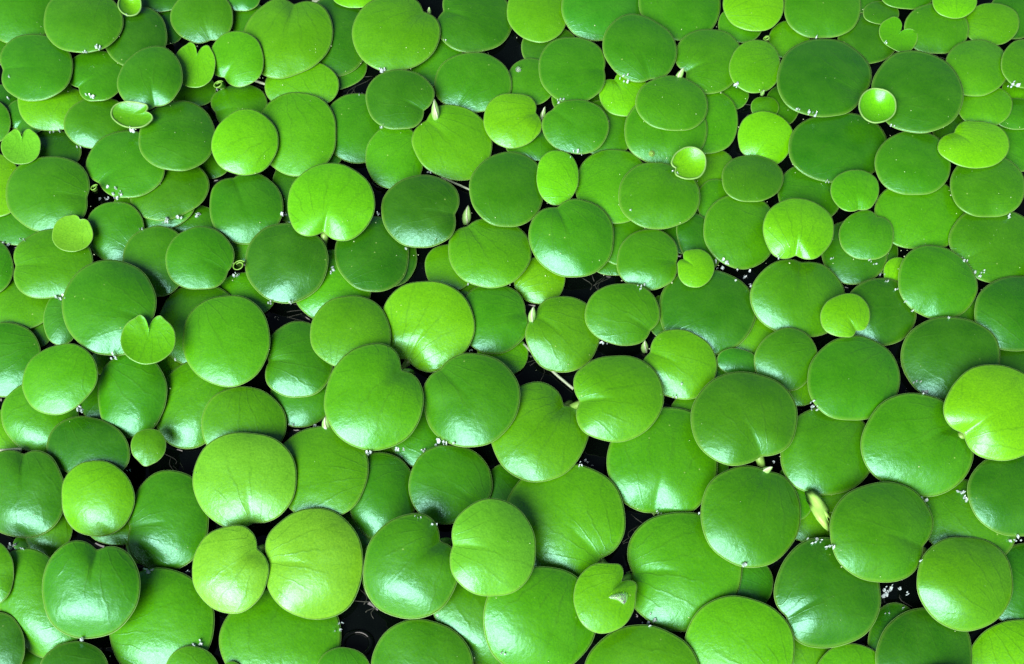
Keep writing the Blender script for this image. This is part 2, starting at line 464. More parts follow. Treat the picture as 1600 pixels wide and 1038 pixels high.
93 592 61 51 30 - 0 6 B 0|leaning oval leaf near the side edge
63 651 57 52 0 - 0 4 B 3|leaf with a white glossy foot under the leaning oval leaf
206 617 53 65 0 - 0 5 G 3|tall oval leaf whose lower half is glossy white
150 612 26 42 0 - 0 2 G 0|thin leaf strip beside the tall glossy-footed oval leaf
157 566 13 18 0 - 0 2 P 0|pale lime leaf corner under the very large round leaf
262 570 20 22 0 - 0 1 L 0|lime leaf corner just below the lime heart leaf with closed notch
302 630 52 68 -28 - 0 4 B 3|drooping leaf with a glossy pale lower tip beside black water
380 662 66 55 0 - 0 5 B 2|wide blue-green leaf above the large light leaf
138 700 64 46 -10 - 0 5 D 0|dark wide leaf beside the pale young leaf with pointed base
232 697 27 27 0 -100 0 6 B 1|pale young leaf with pointed base beside black water|y,point=-100
5 680 33 36 0 - 0 2 L 0|dark yellowish leaf at the side edge by a white stalk
35 770 65 71 0 88 .1 5 G 3|big notched leaf with pale blue lower half cut by the side edge
152 779 56 60 0 - 0 6 L 3|yellow-green leaf with a white lower half beside the big notched one
105 740 22 26 0 - 0 3 G 0|small leaf wedge under the dark wide leaf
262 815 63 77 -15 190 .06 5 G 3|tall leaf with a big pale glare beside the large light leaf
382 750 80 76 0 -78 .05 8 P 1|large light green round leaf, the palest big one
502 738 72 71 0 - 0 5 B 0|smooth green leaf behind the large light green round leaf
466 563 54 60 0 182 .09 5.5 G 2|dark notched leaf between two large round leaves, beside a black gap
470 620 46 44 0 - 0 3 G 2|leaf with a wavy pale lower edge above a round green bud
584 622 77 81 0 45 .14 8 B 2|very large heart-notched leaf in the centre, matt green|P
736 625 75 73 0 135 .06 7 G 3|large leaf with a bluish white lower half touching the heart-notched one
655 680 42 48 0 - 0 2 G 0|shaded leaf behind the very large heart-notched leaf
600 712 34 16 0 - 0 1 B 0|pale leaf scrap with foam under the very large heart-notched leaf
596 775 50 65 0 - 0 4 G 2|upright dark leaf with pale lower corner between two round ones
703 757 64 62 0 -35 .05 6 G 2|dark round leaf with a sheen at its foot below a black gap
790 770 30 43 0 - 0 3 G 0|yellowish leaf strip between two dark round leaves
842 676 76 75 -25 47 .14 6 B 2|heart-notched leaf leaning toward the white runner|P
881 815 93 90 0 -45 .07 5 B 2|largest leaf, broad matt green with a stem at its lower notch|P
490 881 77 88 0 178 .06 8 P 3|large pale shining leaf notched toward a pale small-notched one|P
360 890 58 69 0 38 .1 8.5 P 2|pale oval leaf with a notch touching the stem of the shining one|P
642 887 74 81 0 42 .12 7.5 G 4|big leaf half covered by sky-white glare beside the open black water|P
620 893 52 60 0 - 0 4 G 0|thin leaf rim behind the big glaring leaf at the open water
769 857 69 75 0 175 .06 8 P 1|pale round leaf notched beside the big half-white leaf
748 962 58 84 35 - 0 4 G 4|sloping leaf with a long white streak on its lower edge
843 970 88 83 0 - 0 5 B 3|big leaf with a pale lower corner near the bottom edge
945 934 48 55 0 44 .18 8 L 1|lime leaf carrying a water drop|P,y
1067 892 91 90 0 182 .07 5 B 1|big bright leaf with its notch beside the lime leaf carrying a drop|P
1002 1060 93 81 0 - 0 7 B 0|broad green leaf rising from the bottom edge under the big bright one
141 920 76 78 0 80 .12 8 G 4|round leaf with a top notch and two big pale glare patches
58 943 54 84 25 - 0 4 B 4|long drooping leaf with a glossy pale tip near the bottom corner
-12 895 32 50 0 - 0 5 B 1|leaf edge at the side beside the long drooping leaf
-5 1010 43 53 0 - 0 5.5 D 0|dark leaf in the bottom corner under the long drooping leaf
50 1037 27 32 0 - 0 2 G 0|leaf scrap at the bottom edge beneath a pale drooping tip
116 1053 53 51 0 - 0 6 D 0|dark round leaf rising from the bottom edge under the two-patch glare leaf
251 975 80 86 0 - 0 5 B 2|large flat green leaf near the bottom edge beside the two-patch glare leaf
299 1055 43 45 0 - 0 7 B 0|small round leaf at the bottom edge on the large flat one
362 1049 15 15 0 - 0 6 B 0|tiny leaf tip at the bottom edge in black water
440 1000 89 77 0 - 0 4 B 1|wide green leaf below the large pale shining leaf at the bottom
537 1052 42 40 0 - 0 6 G 0|leaf tip at the bottom edge below the ringed ripple
659 1046 78 79 0 - 0 6 G 0|broad green leaf on the bottom edge beside the open black water
75 825 34 43 0 - 0 3 B 3|pale crinkled leaf between three big leaves near the lower side edge
180 823 40 27 0 - 0 4 L 0|lime leaf rim peeping under the white-footed yellow-green leaf
218 845 20 34 0 - 0 3 L 0|thin leaf sliver beside the tall glaring leaf
36 850 14 12 0 - 0 2 B 0|tiny leaf piece between water sparkles near the side edge
565 829 38 46 0 - 0 2 B 0|leaf gap-filler between the shining pale leaf and an upright dark one
790 1030 22 19 0 - 0 2 D 0|dim leaf corner at the bottom edge beside a white streaked leaf
742 1025 20 26 0 - 0 2 G 0|leaf strip at the bottom edge beside the broad green one
203 7 18 17 0 - 0 9 L 0|small curled cup leaf cut by the top edge|y,dome=-.55
206 179 32 20 -8 12 .16 9 B 0|folded boat-shaped young leaf with pale rim|y,dome=-.28
1403 55 31 23 -38 52 .42 9 B 0|kidney-shaped folded leaf with a deep notch|y,dome=-.12
1077 255 26 25 0 200 .1 9 L 3|small white-shining cup leaf|y,dome=-.35
1371 165 29 26 0 - 0 9 L 0|small cup leaf with rolled pale rim between two wide dark leaves|y,dome=-.6
332 250 27 27 0 - 0 1.5 G 0|leaf bit showing through between a large dark leaf and the white-bottomed bright one
6 160 26 26 0 - 0 1 D 0|dark leaf corner at the side edge below a dark satin leaf
1490 325 36 28 0 - 0 1.5 G 0|leaf scrap filling the gap beside the round grainy leaf
1072 362 34 34 0 - 0 1 D 0|deep green leaf in shadow between two round leaves above the small lime round leaf
1500 205 40 28 0 - 0 1.5 D 0|dark leaf scrap beneath the crumpled leaf near the side edge
905 150 40 36 0 - 0 1.2 G 0|sunken leaf under the ribbed round leaf
"""
# ------------------------------------------------------------------ the height of whatever lies on the water so far
GX0, GY0, GRES = -0.32, -0.24, 0.0008
GNX, GNY = int(0.64 / GRES), int(0.60 / GRES)
TOP = np.full((GNY, GNX), 0.0002)

def top_at(x, y):
    i = int((y - GY0) / GRES); j = int((x - GX0) / GRES)
    return TOP[min(max(i, 0), GNY - 1), min(max(j, 0), GNX - 1)]

def rest_at(px, py):
    """where the ray through a photo position meets the leaves or the water"""
    z = 0.03
    while z > 0:
        p = at(px, py, z)
        if top_at(p[0], p[1]) >= z:
            return p
        z -= 0.0003
    return at(px, py, 0.0002)

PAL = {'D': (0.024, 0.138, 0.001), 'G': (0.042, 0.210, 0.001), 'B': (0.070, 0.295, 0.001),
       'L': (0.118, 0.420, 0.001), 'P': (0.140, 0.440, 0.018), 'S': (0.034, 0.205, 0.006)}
RINGS = np.array([0, .14, .28, .42, .55, .66, .75, .83, .89, .94, .975, 1.0])
THICK = 0.0007

class Leaf:
    def __init__(s, row):
        a, label, *o = [x.strip() for x in row.split('|')]
        f = a.split()
        s.cx, s.cy, s.a, s.b, s.rot = map(float, f[:5])
        k = 1.065 if float(f[7]) <= 4 else 1.02 if float(f[7]) <= 5 else 1.0
        s.a *= k; s.b *= k
        s.na = None if f[5] == '-' else math.radians(float(f[5]))
        s.nd, s.layer, s.col, s.h = float(f[6]), float(f[7]), f[8], float(f[9])
        s.label = label
        s.o = {}
        for x in (o[0].split(',') if o else []):
            k, _, v = x.partition('=')
            s.o[k] = float(v) if v else True
        big = max(s.a, s.b)
        s.N = 104 if big > 45 else 72
        th = np.linspace(0, 2 * math.pi, s.N, endpoint=False)
        if s.na is not None:
            th = th + s.na                       # a vertex exactly in the notch
            q = np.linspace(-1, 1, s.N, endpoint=False)
            th = s.na + math.pi * (0.55 * q + 0.45 * q ** 3)   # more vertices by the notch
        s.th = th
        r0 = math.radians(s.rot)
        e = 2.12
        r = (np.abs(np.cos(th - r0) / s.a) ** e + np.abs(np.sin(th - r0) / s.b) ** e) ** (-1 / e)
        ph = rng.uniform(0, 6.28, 4)
        r = r * (1 + .016 * np.sin(2 * th + ph[0]) + .016 * np.sin(3 * th + ph[1]) + .008 * np.sin(5 * th + ph[2]) + .004 * np.sin(9 * th + ph[3]))
        s.d = np.zeros(s.N) + 9
        if s.na is not None and s.nd > 0:
            s.d = (th - s.na + math.pi) % (2 * math.pi) - math.pi
            w = .15 if 'y' in s.o and s.nd < .4 else .20 + .45 * min(s.nd, .25)
            r = r * (1 - s.nd * 1.75 * np.exp(-np.abs(s.d / w) ** 1.5) + .30 * s.nd * np.exp(-((np.abs(s.d) - 2.6 * w) / w) ** 2))
        if 'point' in s.o:
            d = (th - math.radians(s.o['point']) + math.pi) % (2 * math.pi) - math.pi
            r = r * (1 + .16 * np.exp(-(d / .3) ** 2))
        s.r = r
        s.R = PX * (s.a + s.b) / 2
        s.dome = s.o.get('dome', rng.uniform(.155, .215) + .012 * min(s.h, 3))
        s.wav = rng.uniform(0, 6.28, 3)
        s.und = rng.uniform(.7, 2.0)
        s.dr = math.radians(rng.normal(-97, 24)); s.dk = .03 + .10 * s.h if s.dome > 0 and 'y' not in s.o else .0

    def zl(s, u, th, d):
        """height of the blade over its own rim plane"""
        R = s.R
        p = 2.2 if s.dome > 0 else 1.9
        z = s.dome * R * (1 - u ** p)
        z = z + s.und * R * (.012 * u ** 2 * np.sin(2 * th + s.wav[0]) + .011 * u ** 3 * np.sin(3 * th + s.wav[1]) + .006 * u ** 3 * np.sin(5 * th + s.wav[2]))
        z = z - s.dk * R * np.maximum(0, u * np.cos(th - s.dr) - .40) ** 1.7
        if s.na is not None:
            k = min(1.0, s.nd / .1)
            z = z - .045 * k * R * np.exp(-(d / .42) ** 2) * np.exp(-((u - .9) / .36) ** 2)
            z = z + .012 * k * R * np.exp(-((np.abs(d) - .8) / .35) ** 2) * np.exp(-((u - .75) / .3) ** 2)
            across = u * np.sin(d)
            z = z - .007 * R * np.exp(-(across / .10) ** 2) * np.where(np.cos(d) > -.6, 1, 0.4) * (1 - u ** 4)
        return z

    def solve(s, zc):
        C = at(s.cx, s.cy, zc)
        O = at(s.cx + s.r * np.cos(s.th), s.cy - s.r * np.sin(s.th), zc)
        v = (O - C)[:, :2]
        ang = np.arctan2(v[:, 1], v[:, 0]); rad = np.hypot(v[:, 0], v[:, 1])
        od = np.argsort(ang)
        A = np.concatenate([ang[od] - 2 * math.pi, ang[od], ang[od] + 2 * math.pi])
        Rr = np.tile(rad[od], 3)
        tt = np.unwrap(s.th[od]); T = np.concatenate([tt - 2 * math.pi, tt, tt + 2 * math.pi])
        m = rad.max() + GRES
        j0, j1 = int((C[0] - m - GX0) / GRES), int((C[0] + m - GX0) / GRES) + 2
        i0, i1 = int((C[1] - m - GY0) / GRES), int((C[1] + m - GY0) / GRES) + 2
        j0, j1, i0, i1 = max(j0, 0), min(j1, GNX), max(i0, 0), min(i1, GNY)
        X, Y = np.meshgrid(GX0 + (np.arange(j0, j1) + .5) * GRES - C[0], GY0 + (np.arange(i0, i1) + .5) * GRES - C[1])
        pa = np.arctan2(Y, X); pr = np.hypot(X, Y)
        Ri = np.interp(pa, A, Rr); Ti = np.interp(pa, A, T)
        u = pr / Ri
        ins = u <= 1.03
        uu = np.minimum(u[ins], 1)
        th = Ti[ins]
        d = 9 + 0 * th if s.na is None or s.nd == 0 else (th - s.na + math.pi) % (2 * math.pi) - math.pi
        z0 = s.zl(uu, th, d)
        x, y = X[ins], Y[ins]
        base = TOP[i0:i1, j0:j1][ins]
        if len(x) == 0:
            x = y = z0 = base = np.zeros(1)
        need = base + THICK + .0002
        best = None
        for gx in np.arange(-.2, .201, .05):
            for gy in np.arange(-.2, .201, .05):
                g = s.g0 + (gx, gy)
                c = np.max(need - (z0 + g[0] * x + g[1] * y))
                cost = c + .045 * (gx * gx + gy * gy)
                if best is None or cost < best[0]:
                    best = (cost, c, g)
        _, c, g = best
        s.c, s.g = c, g
        s.cells = (i0, i1, j0, j1, ins, z0 + c + g[0] * x + g[1] * y)
        return c + s.zl(np.array(.6), 0.0, np.array(9.0))

    def place(s):
        s.g0 = np.array([rng.normal(0, .035) - .016 * s.h, .02 + .06 * s.h + rng.normal(0, .03)])
        z = s.solve(.003 + .0012 * s.layer)
        s.solve(float(z))
        i0, i1, j0, j1, ins, zz = s.cells
        sub = TOP[i0:i1, j0:j1]
        if ins.any(): sub[ins] = np.maximum(sub[ins], zz)

    def build(s, joined=None):
        c, g = s.c, s.g
        zc = c + float(s.zl(np.array(0.), 0., np.array(9.)))
        C = at(s.cx, s.cy, zc)
        px, py = s.cx + s.r * np.cos(s.th), s.cy - s.r * np.sin(s.th)
        ze = s.zl(np.ones(s.N), s.th, s.d)
        O = at(px, py, c + ze)
        for _ in range(2):
            O = at(px, py, c + ze + (O - C)[:, 0] * g[0] + (O - C)[:, 1] * g[1])
        v = O - C
        s.rim = O
        N = s.N
        root = None if joined is not None else empty("young_leaf" if 'y' in s.o else "floating_leaf", C)
        if root: tag(root, s.label, "young leaf" if 'y' in s.o else "leaf", "young leaves standing above the pads" if 'y' in s.o else "green leaves floating on the pond")
        top, bot = [], []
        V = [(0, 0, 0)]
        uvs = []
        for u in RINGS[1:]:
            z = s.zl(np.full(N, u), s.th, s.d) + c + u * (v[:, 0] * g[0] + v[:, 1] * g[1]) - zc
            V += list(np.stack([u * v[:, 0], u * v[:, 1], z], -1))
        nr = len(RINGS) - 1
        nb = len(V)
        V.append((0, 0, -THICK))
        for q, u in enumerate(RINGS[1:-1]):
            b = np.array(V[1 + q * N:1 + (q + 1) * N])
            b[:, 2] -= THICK * (1 if u < .9 else .6)
            V += list(b)
        F = []
        for k in range(N):
            k2 = (k + 1) % N
            F.append((0, 1 + k, 1 + k2))
            F.append((nb, nb + 1 + k2, nb + 1 + k))
        for q in range(nr - 1):
            for k in range(N):
                k2 = (k + 1) % N
                a0, a1 = 1 + q * N, 1 + (q + 1) * N
                F.append((a0 + k, a1 + k, a1 + k2, a0 + k2))
                b0 = nb + 1 + q * N
                b1 = nb + 1 + (q + 1) * N if q < nr - 2 else 1 + (nr - 1) * N
                F.append((b0 + k, b0 + k2, b1 + k2, b1 + k))
        if joined is not None:
            k = len(joined[0])
            joined[0].extend(tuple(np.array(p) + C) for p in V)
            joined[1].extend(tuple(i + k for i in f) for f in F)
            return
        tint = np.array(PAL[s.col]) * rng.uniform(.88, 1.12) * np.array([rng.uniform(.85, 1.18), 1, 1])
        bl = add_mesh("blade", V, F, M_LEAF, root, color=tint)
        # vein coordinates about the notch (or about the rim where the stalk would sit)
        na = s.na if s.na is not None else random.uniform(0, 6.28)
        kn = int(np.argmin(np.abs((s.th - na + math.pi) % (2 * math.pi) - math.pi)))
        P0 = .96 * v[kn, :2]
        ax = -P0 / np.linalg.norm(P0)
        VV = np.array(V)
        rel = VV[:, :2] - P0
        f = rel @ ax; w = rel[:, 0] * -ax[1] + rel[:, 1] * ax[0]
        dist = np.hypot(f, w) / (2 * s.R)
        # arcuate: lines leave the notch steeply and bend back to the tip
        vu = np.arctan2(w, np.abs(f) + .35 * s.R) / math.pi
        un = np.concatenate([[0], np.repeat(RINGS[1:], N), [0], np.repeat(RINGS[1:-1], N)])
        me = bl.data
        li = np.empty(len(me.loops), int); me.loops.foreach_get("vertex_index", li)
        for nm, ua, va in (("veins", vu, dist), ("edge", un, un)):
            lay = me.uv_layers.new(name=nm)
            lay.data.foreach_set("uv", np.stack([ua[li], va[li]], -1).ravel())
        # rounded margin
        e = np.array(V[1 + (nr - 1) * N:1 + nr * N])
        tv, tf = [], []
        rr = .00038 if s.dome < -.2 else .00012
        out = e[:, :2] / np.linalg.norm(e[:, :2], axis=1)[:, None]
        for k in range(N):
            for q in range(5):
                t = 2 * math.pi * q / 5
                tv.append((e[k, 0] + out[k, 0] * rr * math.cos(t), e[k, 1] + out[k, 1] * rr * math.cos(t), e[k, 2] - .0001 + rr * math.sin(t)))
        for k in range(N):
            k2 = (k + 1) % N
            for q in range(5):
                tf.append((k * 5 + q, k2 * 5 + q, k2 * 5 + (q + 1) % 5, k * 5 + (q + 1) % 5))
        add_mesh("margin", tv, tf, M_MARGIN, root)
        if 'P' in s.o:
            d = -ax
            p0 = np.array([*(v[kn, :2] * .90), e[kn, 2] - .0022])
            L = .0065
            pts = [p0 + np.array([*(d * L * t), -.001 * t - (.001 + p0[2] + zc) * t * t]) for t in np.linspace(0, 1.0, 7)]
            tvv, tff = tube(pts, [.0016, .0015, .0014, .0013, .0013, .0012, .0012], 8)
            add_mesh("stalk", tvv, tff, M_STALK, root)

LEAVES = [Leaf(r) for r in TABLE.strip().split('\n')]
for lf in sorted(LEAVES, key=lambda q: q.layer):
    lf.place()
for lf in LEAVES:
    lf.build()

# the mat of leaves goes on all round the view
def more_leaves():
    R = random.Random(3)
    put, J = [], ([], [])
    rows = []
    for _ in range(6000):
        px, py = R.uniform(-430, 2030), R.uniform(-300, 1330)
        a = (54 + 28 * py / 1038) * R.uniform(.8, 1.15)
        if px + a > -6 and px - a < 1606 and py + a > -6 and py - a < 1044: continue
        if any((px - x) ** 2 + (py - y) ** 2 < (.80 * (a + q)) ** 2 for x, y, q in put): continue
        put.append((px, py, a))
        f = .76 + .22 * min(1, max(0, py / 1038))
        rows.append(Leaf(f"{px:.0f} {py:.0f} {a:.0f} {a * f:.0f} 0 {R.uniform(0, 360):.0f} .08 {R.uniform(0, 2):.1f} G 1|x"))
    for lf in rows: lf.place()
    for lf in rows: lf.build(J)
    o = add_mesh("leaf_carpet", J[0], J[1], M_LEAF, color=PAL['G'])
    tag(o, "carpet of green floating leaves going on round the close-up", "leaves", kind="stuff")
more_leaves()
print("highest leaf", TOP.max(), "leaves", len(LEAVES))

# water drawn up against the rims that touch it
def meniscus():
    V, F = [], []
    for lf in LEAVES:
        O = lf.rim; N = lf.N
        C = O.mean(0)
        ok = []
        for k in range(N):
            d = O[k, :2] - C[:2]; d /= np.linalg.norm(d)
            q = O[k, :2] + d * .0016; q2 = O[k, :2] + d * .0030
            ok.append(O[k, 2] < .0034 and top_at(*q) < .0004 and top_at(*q2) < .0004)
        base = {}
        for k in range(N):
            if not ok[k]: continue
            d = O[k, :2] - C[:2]; d /= np.linalg.norm(d)
            w = .0017 + .0005 * math.sin(k * .37 + lf.cx) + .0003 * math.sin(k * 1.1)
            z0 = min(O[k, 2] - .0002, .0012)
            base[k] = len(V)
            for t in (0, .12, .28, .5, .75, 1.0):
                V.append((O[k, 0] + d[0] * w * (t - .08), O[k, 1] + d[1] * w * (t - .08), z0 * (math.exp(-3.2 * t) - math.exp(-3.2)) / (1 - math.exp(-3.2)) - (.00003 if t == 1 else -.00002)))
        for k in base:
            k2 = (k + 1) % N
            if k2 not in base: continue
            for j in range(5):
                F.append((base[k] + j, base[k] + j + 1, base[k2] + j + 1, base[k2] + j))
    o = add_mesh("water_meniscus", V, F, M_WATER)
    tag(o, "black pond water drawn up in a shining line along the leaf rims", "water", kind="structure")
meniscus()

# ------------------------------------------------------------------ torn pale leaf standing among the pads
def torn_leaf():
    pts = [(1257, 768), (1268, 766), (1279, 770), (1286, 779), (1292, 789), (1297, 797), (1295, 803), (1297, 810), (1294, 814), (1296, 822), (1292, 824), (1297, 833),
           (1287, 825), (1276, 812), (1267, 797), (1260, 782)]
    z = .0075
    P = np.array([at(x, y, z + .002 * math.sin(i * 1.1)) for i, (x, y) in enumerate(pts)])
    C = P.mean(0); C[2] += .002
    root = empty("torn_leaf", C)
    tag(root, "torn pale yellow-green leaf piece with a ragged edge", "leaf", "green leaves floating on the pond")
    n = len(P); q = P - C
    V = [(0, 0, 0)] + list(q * (.55, .55, .3)) + list(q) + [(0, 0, -.0006)] + list(q * (.55, .55, .3) - (0, 0, .0006))
    F = []
    for k in range(n):
        k2 = (k + 1) % n
        F += [(0, 1 + k2, 1 + k), (1 + k, 1 + k2, 1 + n + k2, 1 + n + k),
              (1 + 2 * n, 2 + 2 * n + k, 2 + 2 * n + k2), (2 + 2 * n + k, 1 + n + k, 1 + n + k2, 2 + 2 * n + k2)]
    o = add_mesh("blade", V, F, plain("torn_leaf", (.33, .66, .12), .45), root)
torn_leaf()

# ------------------------------------------------------------------ buds
def bud(bx, by, tx, ty, hw, label):
    g = rest_at(bx, by)
    z0 = min(g[2], .006)
    p0 = at(bx, by, z0); p1 = at(tx, ty, z0 + .0045)
    n = 9
    pts = [p0 + (p1 - p0) * t for t in np.linspace(-.1, 1, n)]
    prof = [.55, .8, .96, 1.0, .95, .82, .6, .34, .06]
    root = empty("leaf_bud", p0)
    tag(root, label, "bud", "white-green leaf buds between the pads")
    V, F = tube([p - p0 for p in pts], [hw * PX * f for f in prof], 14)
    add_mesh("bud_body", V, F, M_BUD, root)
    # the wrapped edge of the outer scale
    d = (p1 - p0) / np.linalg.norm(p1 - p0)
    a = np.cross(d, (0, 0, 1)); a /= np.linalg.norm(a); b = np.cross(a, d)
    sp = []
    for t in np.linspace(0, 1, 9):
        an = 1.0 + 1.1 * t
        r = hw * PX * np.interp(t, np.linspace(-.1, 1, n), prof)
        sp.append((p1 - p0) * t + r * (a * math.cos(an) + b * math.sin(an)))
    V, F = tube(sp, [.00035] * 8 + [.0001], 6)
    add_mesh("scale_edge", V, F, M_RUNNER, root)
for args in [
    (681, 185, 679, 155, 7, "pointed white-green bud standing in the notch of a very dark round leaf"),
    (846, 187, 852, 167, 4.3, "slim white bud between the lime round leaf and an oval leaf"),
    (1057, 126, 1069, 106, 5.8, "slanting white bud in the notch of the kidney-notched leaf"),
    (728, 348, 732, 321, 7.5, "plump white pod-like bud beside the dark notched round leaf"),
    (830, 501, 834, 479, 5.8, "small white bud between two white-edged leaves by the long black gap"),
    (1007, 549, 1008, 532, 5.8, "round white bud in black water beside a bright notched leaf"),
    (510, 669, 509, 651, 6.5, "round green bud beside the very large heart-notched leaf"),
    (1190, 739, 1207, 730, 5.5, "bud lying under the huge dark round leaf"),
    (1190, 148, 1194, 142, 3.2, "tiny white bud tip by the black hole above the lime-tipped leaf"),
    (671, 23, 671, 12, 3.5, "tiny grey-green bud in the dark between two big top leaves"),
    (898, 640, 902, 628, 5.0, "greenish bud at the notch of the round bright leaf with the runner"),
]:
    bud(*args)

# ------------------------------------------------------------------ young leaves still rolled into a scroll
def roll(cx, cy, r, lean, label, hgt=.0075):
    g = rest_at(cx, cy)
    z0 = g[2] * .4
    zt = min(g[2] + .006, .016)
    top = at(cx, cy, zt); R = r * PX
    away = (top - CAM) / (CAM[2] - zt) * (zt - z0)
    base = np.array([top[0] + away[0] + lean[0] * R, top[1] + away[1] + lean[1] * R, z0])
    root = empty("rolled_leaf", base)
    tag(root, label, "rolled leaf", "young leaves still rolled into a scroll")
    n, m = 40, 6
    V, F = [], []
    for side in (0, 1):
        for i in range(n):
            t = i / (n - 1)
            a = .6 + t * 8.2
            rr = R * (1 - .42 * t) - side * .00038
            for j in range(m):
                h = j / (m - 1)
                q = base + (top - base) * h
                k = rr * (.62 + .38 * h ** .7)
                V.append(q - base + np.array([k * math.cos(a), k * math.sin(a) * .93, .0006 * math.sin(a * 1.0 + 2) * h]))
    for i in range(n - 1):
        for j in range(m - 1):
            A = i * m + j; B = n * m + A
            F.append((A, A + m, A + m + 1, A + 1)); F.append((B, B + 1, B + m + 1, B + m))
        A = i * m + m - 1; B = n * m + A
        F.append((A, A + m, B + m, B))
    add_mesh("scroll", V, F, M_ROLL, root)
    st = [np.array([0, 0, -z0 - .001]), np.array([0, 0, .0005]), (top - base) * .4]
    tv, tf = tube(st, [.0011, .0013, .0012], 8)
    add_mesh("stalk", tv, tf, M_STALK, root)
roll(341, 132, 10, (.9, -.6), "little rolled leaf with a round mouth under two bright top leaves")
roll(373, 415, 11.5, (.0, -.15), "rolled leaf seen as a pale ring between a ribbed leaf and a dark one")
roll(147, 293, 7.5, (.1, -.4), "tiny rolled leaf beside the large pinched leaf")
roll(1198, 60, 6.5, (.1, -.2), "tiny rolled leaf by the wide green leaf at the top")
roll(1018, 240, 3.5, (.1, -.2), "minute rolled tip above the white-shining cup leaf")

# ------------------------------------------------------------------ runners and stalks crossing the gaps
def runner(pts, r, label, zs, mat=M_RUNNER):
    P = [at(x, y, z) for (x, y), z in zip(pts, zs)]
    Q = []
    for i in range(len(P) - 1):
        for t in (0, .5):
            Q.append(P[i] + (P[i + 1] - P[i]) * t)
    Q.append(P[-1])
    V, F = tube([q - Q[0] for q in Q], [r * PX] * len(Q), 8)
    o = add_mesh("runner", [v + Q[0] for v in V], F, mat, origin=Q[0])
    tag(o, label, "runner", "pale runners joining the plants")
runner([(690, 277), (712, 287), (742, 300)], 1.9, "thin white runner crossing the dark gap above the white pod-like bud", [.0014, .0013, .0012])
runner([(818, 538), (848, 566), (872, 588), (896, 608)], 2.3, "long pale runner stretching across black water between two big leaves", [.0016, .0015, .0015, .0014])
runner([(-12, 705), (12, 704), (34, 702)], 3.0, "white stalk lying at the side edge above the big notched leaf", [.006, .006, .0055])
runner([(398, 126), (424, 135)], 2.4, "short white stem beside the bean-shaped leaf strip", [.0012, .0012])
runner([(488, 3), (503, 2), (512, -4)], 3.2, "whitish stem at the top edge beside the bright heart-shaped leaf", [.002, .002, .002])

# ------------------------------------------------------------------ roots hanging just under the surface film
def roots():
    V, F = [], []
    for cx, cy in [(560, 130), (930, 430), (575, 940), (1470, 100), (470, 490), (270, 730), (990, 830), (1180, 180), (320, 280), (700, 310), (1420, 955), (455, 385), (845, 570)]:
        for _ in range(5):
            a = random.uniform(0, 6.28); L = random.uniform(20, 48)
            x, y = cx + random.uniform(-16, 16), cy + random.uniform(-16, 16)
            P = [at(x + L * t * math.cos(a) + 5 * math.sin(5 * t + a), y + L * t * math.sin(a), .00012) for t in np.linspace(-.5, .5, 6)]
            v, f = tube(P, [.00018] * 6, 5)
            k = len(V); V += v; F += [tuple(i + k for i in q) for q in f]
    o = add_mesh("water_roots", V, F, M_ROOT)
    tag(o, "dark hair roots drifting in the black water gaps", "roots", kind="stuff")
roots()

# ------------------------------------------------------------------ drops, ripple, foam flecks, specks
def lens(name, px_outline, hgt, mat, label, cat):
    P = np.array([rest_at(x, y) for x, y in px_outline])
    C = rest_at(sum(x for x, _ in px_outline) / len(px_outline), sum(y for _, y in px_outline) / len(px_outline))
    P[:, 2] = P[:, 2] + .0001
    q = P - C
    n = len(q); us = (.35, .65, .88, 1.0)
    V = [(0, 0, hgt)]; F = []
    for u in us:
        for k in range(n):
            V.append((q[k, 0] * u, q[k, 1] * u, q[k, 2] * u + hgt * (1 - u ** 2.6)))
    for k in range(n):
        F.append((0, 1 + k, 1 + (k + 1) % n))
    for r in range(len(us) - 1):
        for k in range(n):
            a, b = 1 + r * n, 1 + (r + 1) * n
            F.append((a + k, b + k, b + (k + 1) % n, a + (k + 1) % n))
    F.append(tuple(1 + (len(us) - 1) * n + k for k in range(n - 1, -1, -1)))
    o = add_mesh(name, V + C, F, mat, origin=C)
    tag(o, label, cat)

def smooth_poly(pts, m=4):
    P = np.array(pts, float); n = len(P); out = []
    for i in range(n):
        a, b, c, d = P[i - 1], P[i], P[(i + 1) % n], P[(i + 2) % n]
        for t in np.arange(m) / m:
            out.append(tuple(.5 * ((2 * b) + (c - a) * t + (2 * a - 5 * b + 4 * c - d) * t * t + (3 * b - a - 3 * c + d) * t ** 3)))
    return out
lens("water_drop", smooth_poly([(950, 934), (961, 928), (980, 926), (981, 937), (975, 945), (966, 939)]), .0016, M_DROP, "clear water drop shining on the lime leaf with its corner notch", "water drop")
lens("air_bubble", [(810 + 5 * math.cos(t), 109 + 4.4 * math.sin(t)) for t in np.linspace(0, 6.28, 17)[:-1][::-1]], .0013, M_DROP, "tiny clear bubble sitting on the small leaf by the top black hole", "bubble")

def ripple():
    V, F = [], []
    C = at(558, 1006, 0)
    n, m = 40, 8
    for i in range(n):
        a = 2 * math.pi * i / n
        for j in range(m):
            t = math.pi * j / (m - 1)
            r = (20 + 4.5 * math.cos(t)) * PX
            V.append(C + (r * math.cos(a), r * math.sin(a) * .8, .0009 * math.sin(t) - .00005))
    for i in range(n):
        for j in range(m - 1):
            F.append((i * m + j, ((i + 1) % n) * m + j, ((i + 1) % n) * m + j + 1, i * m + j + 1))
    o = add_mesh("water_ripple", V, F, M_WATER)
    tag(o, "ringed ripple in the open black water at the bottom edge", "water", kind="structure")
ripple()

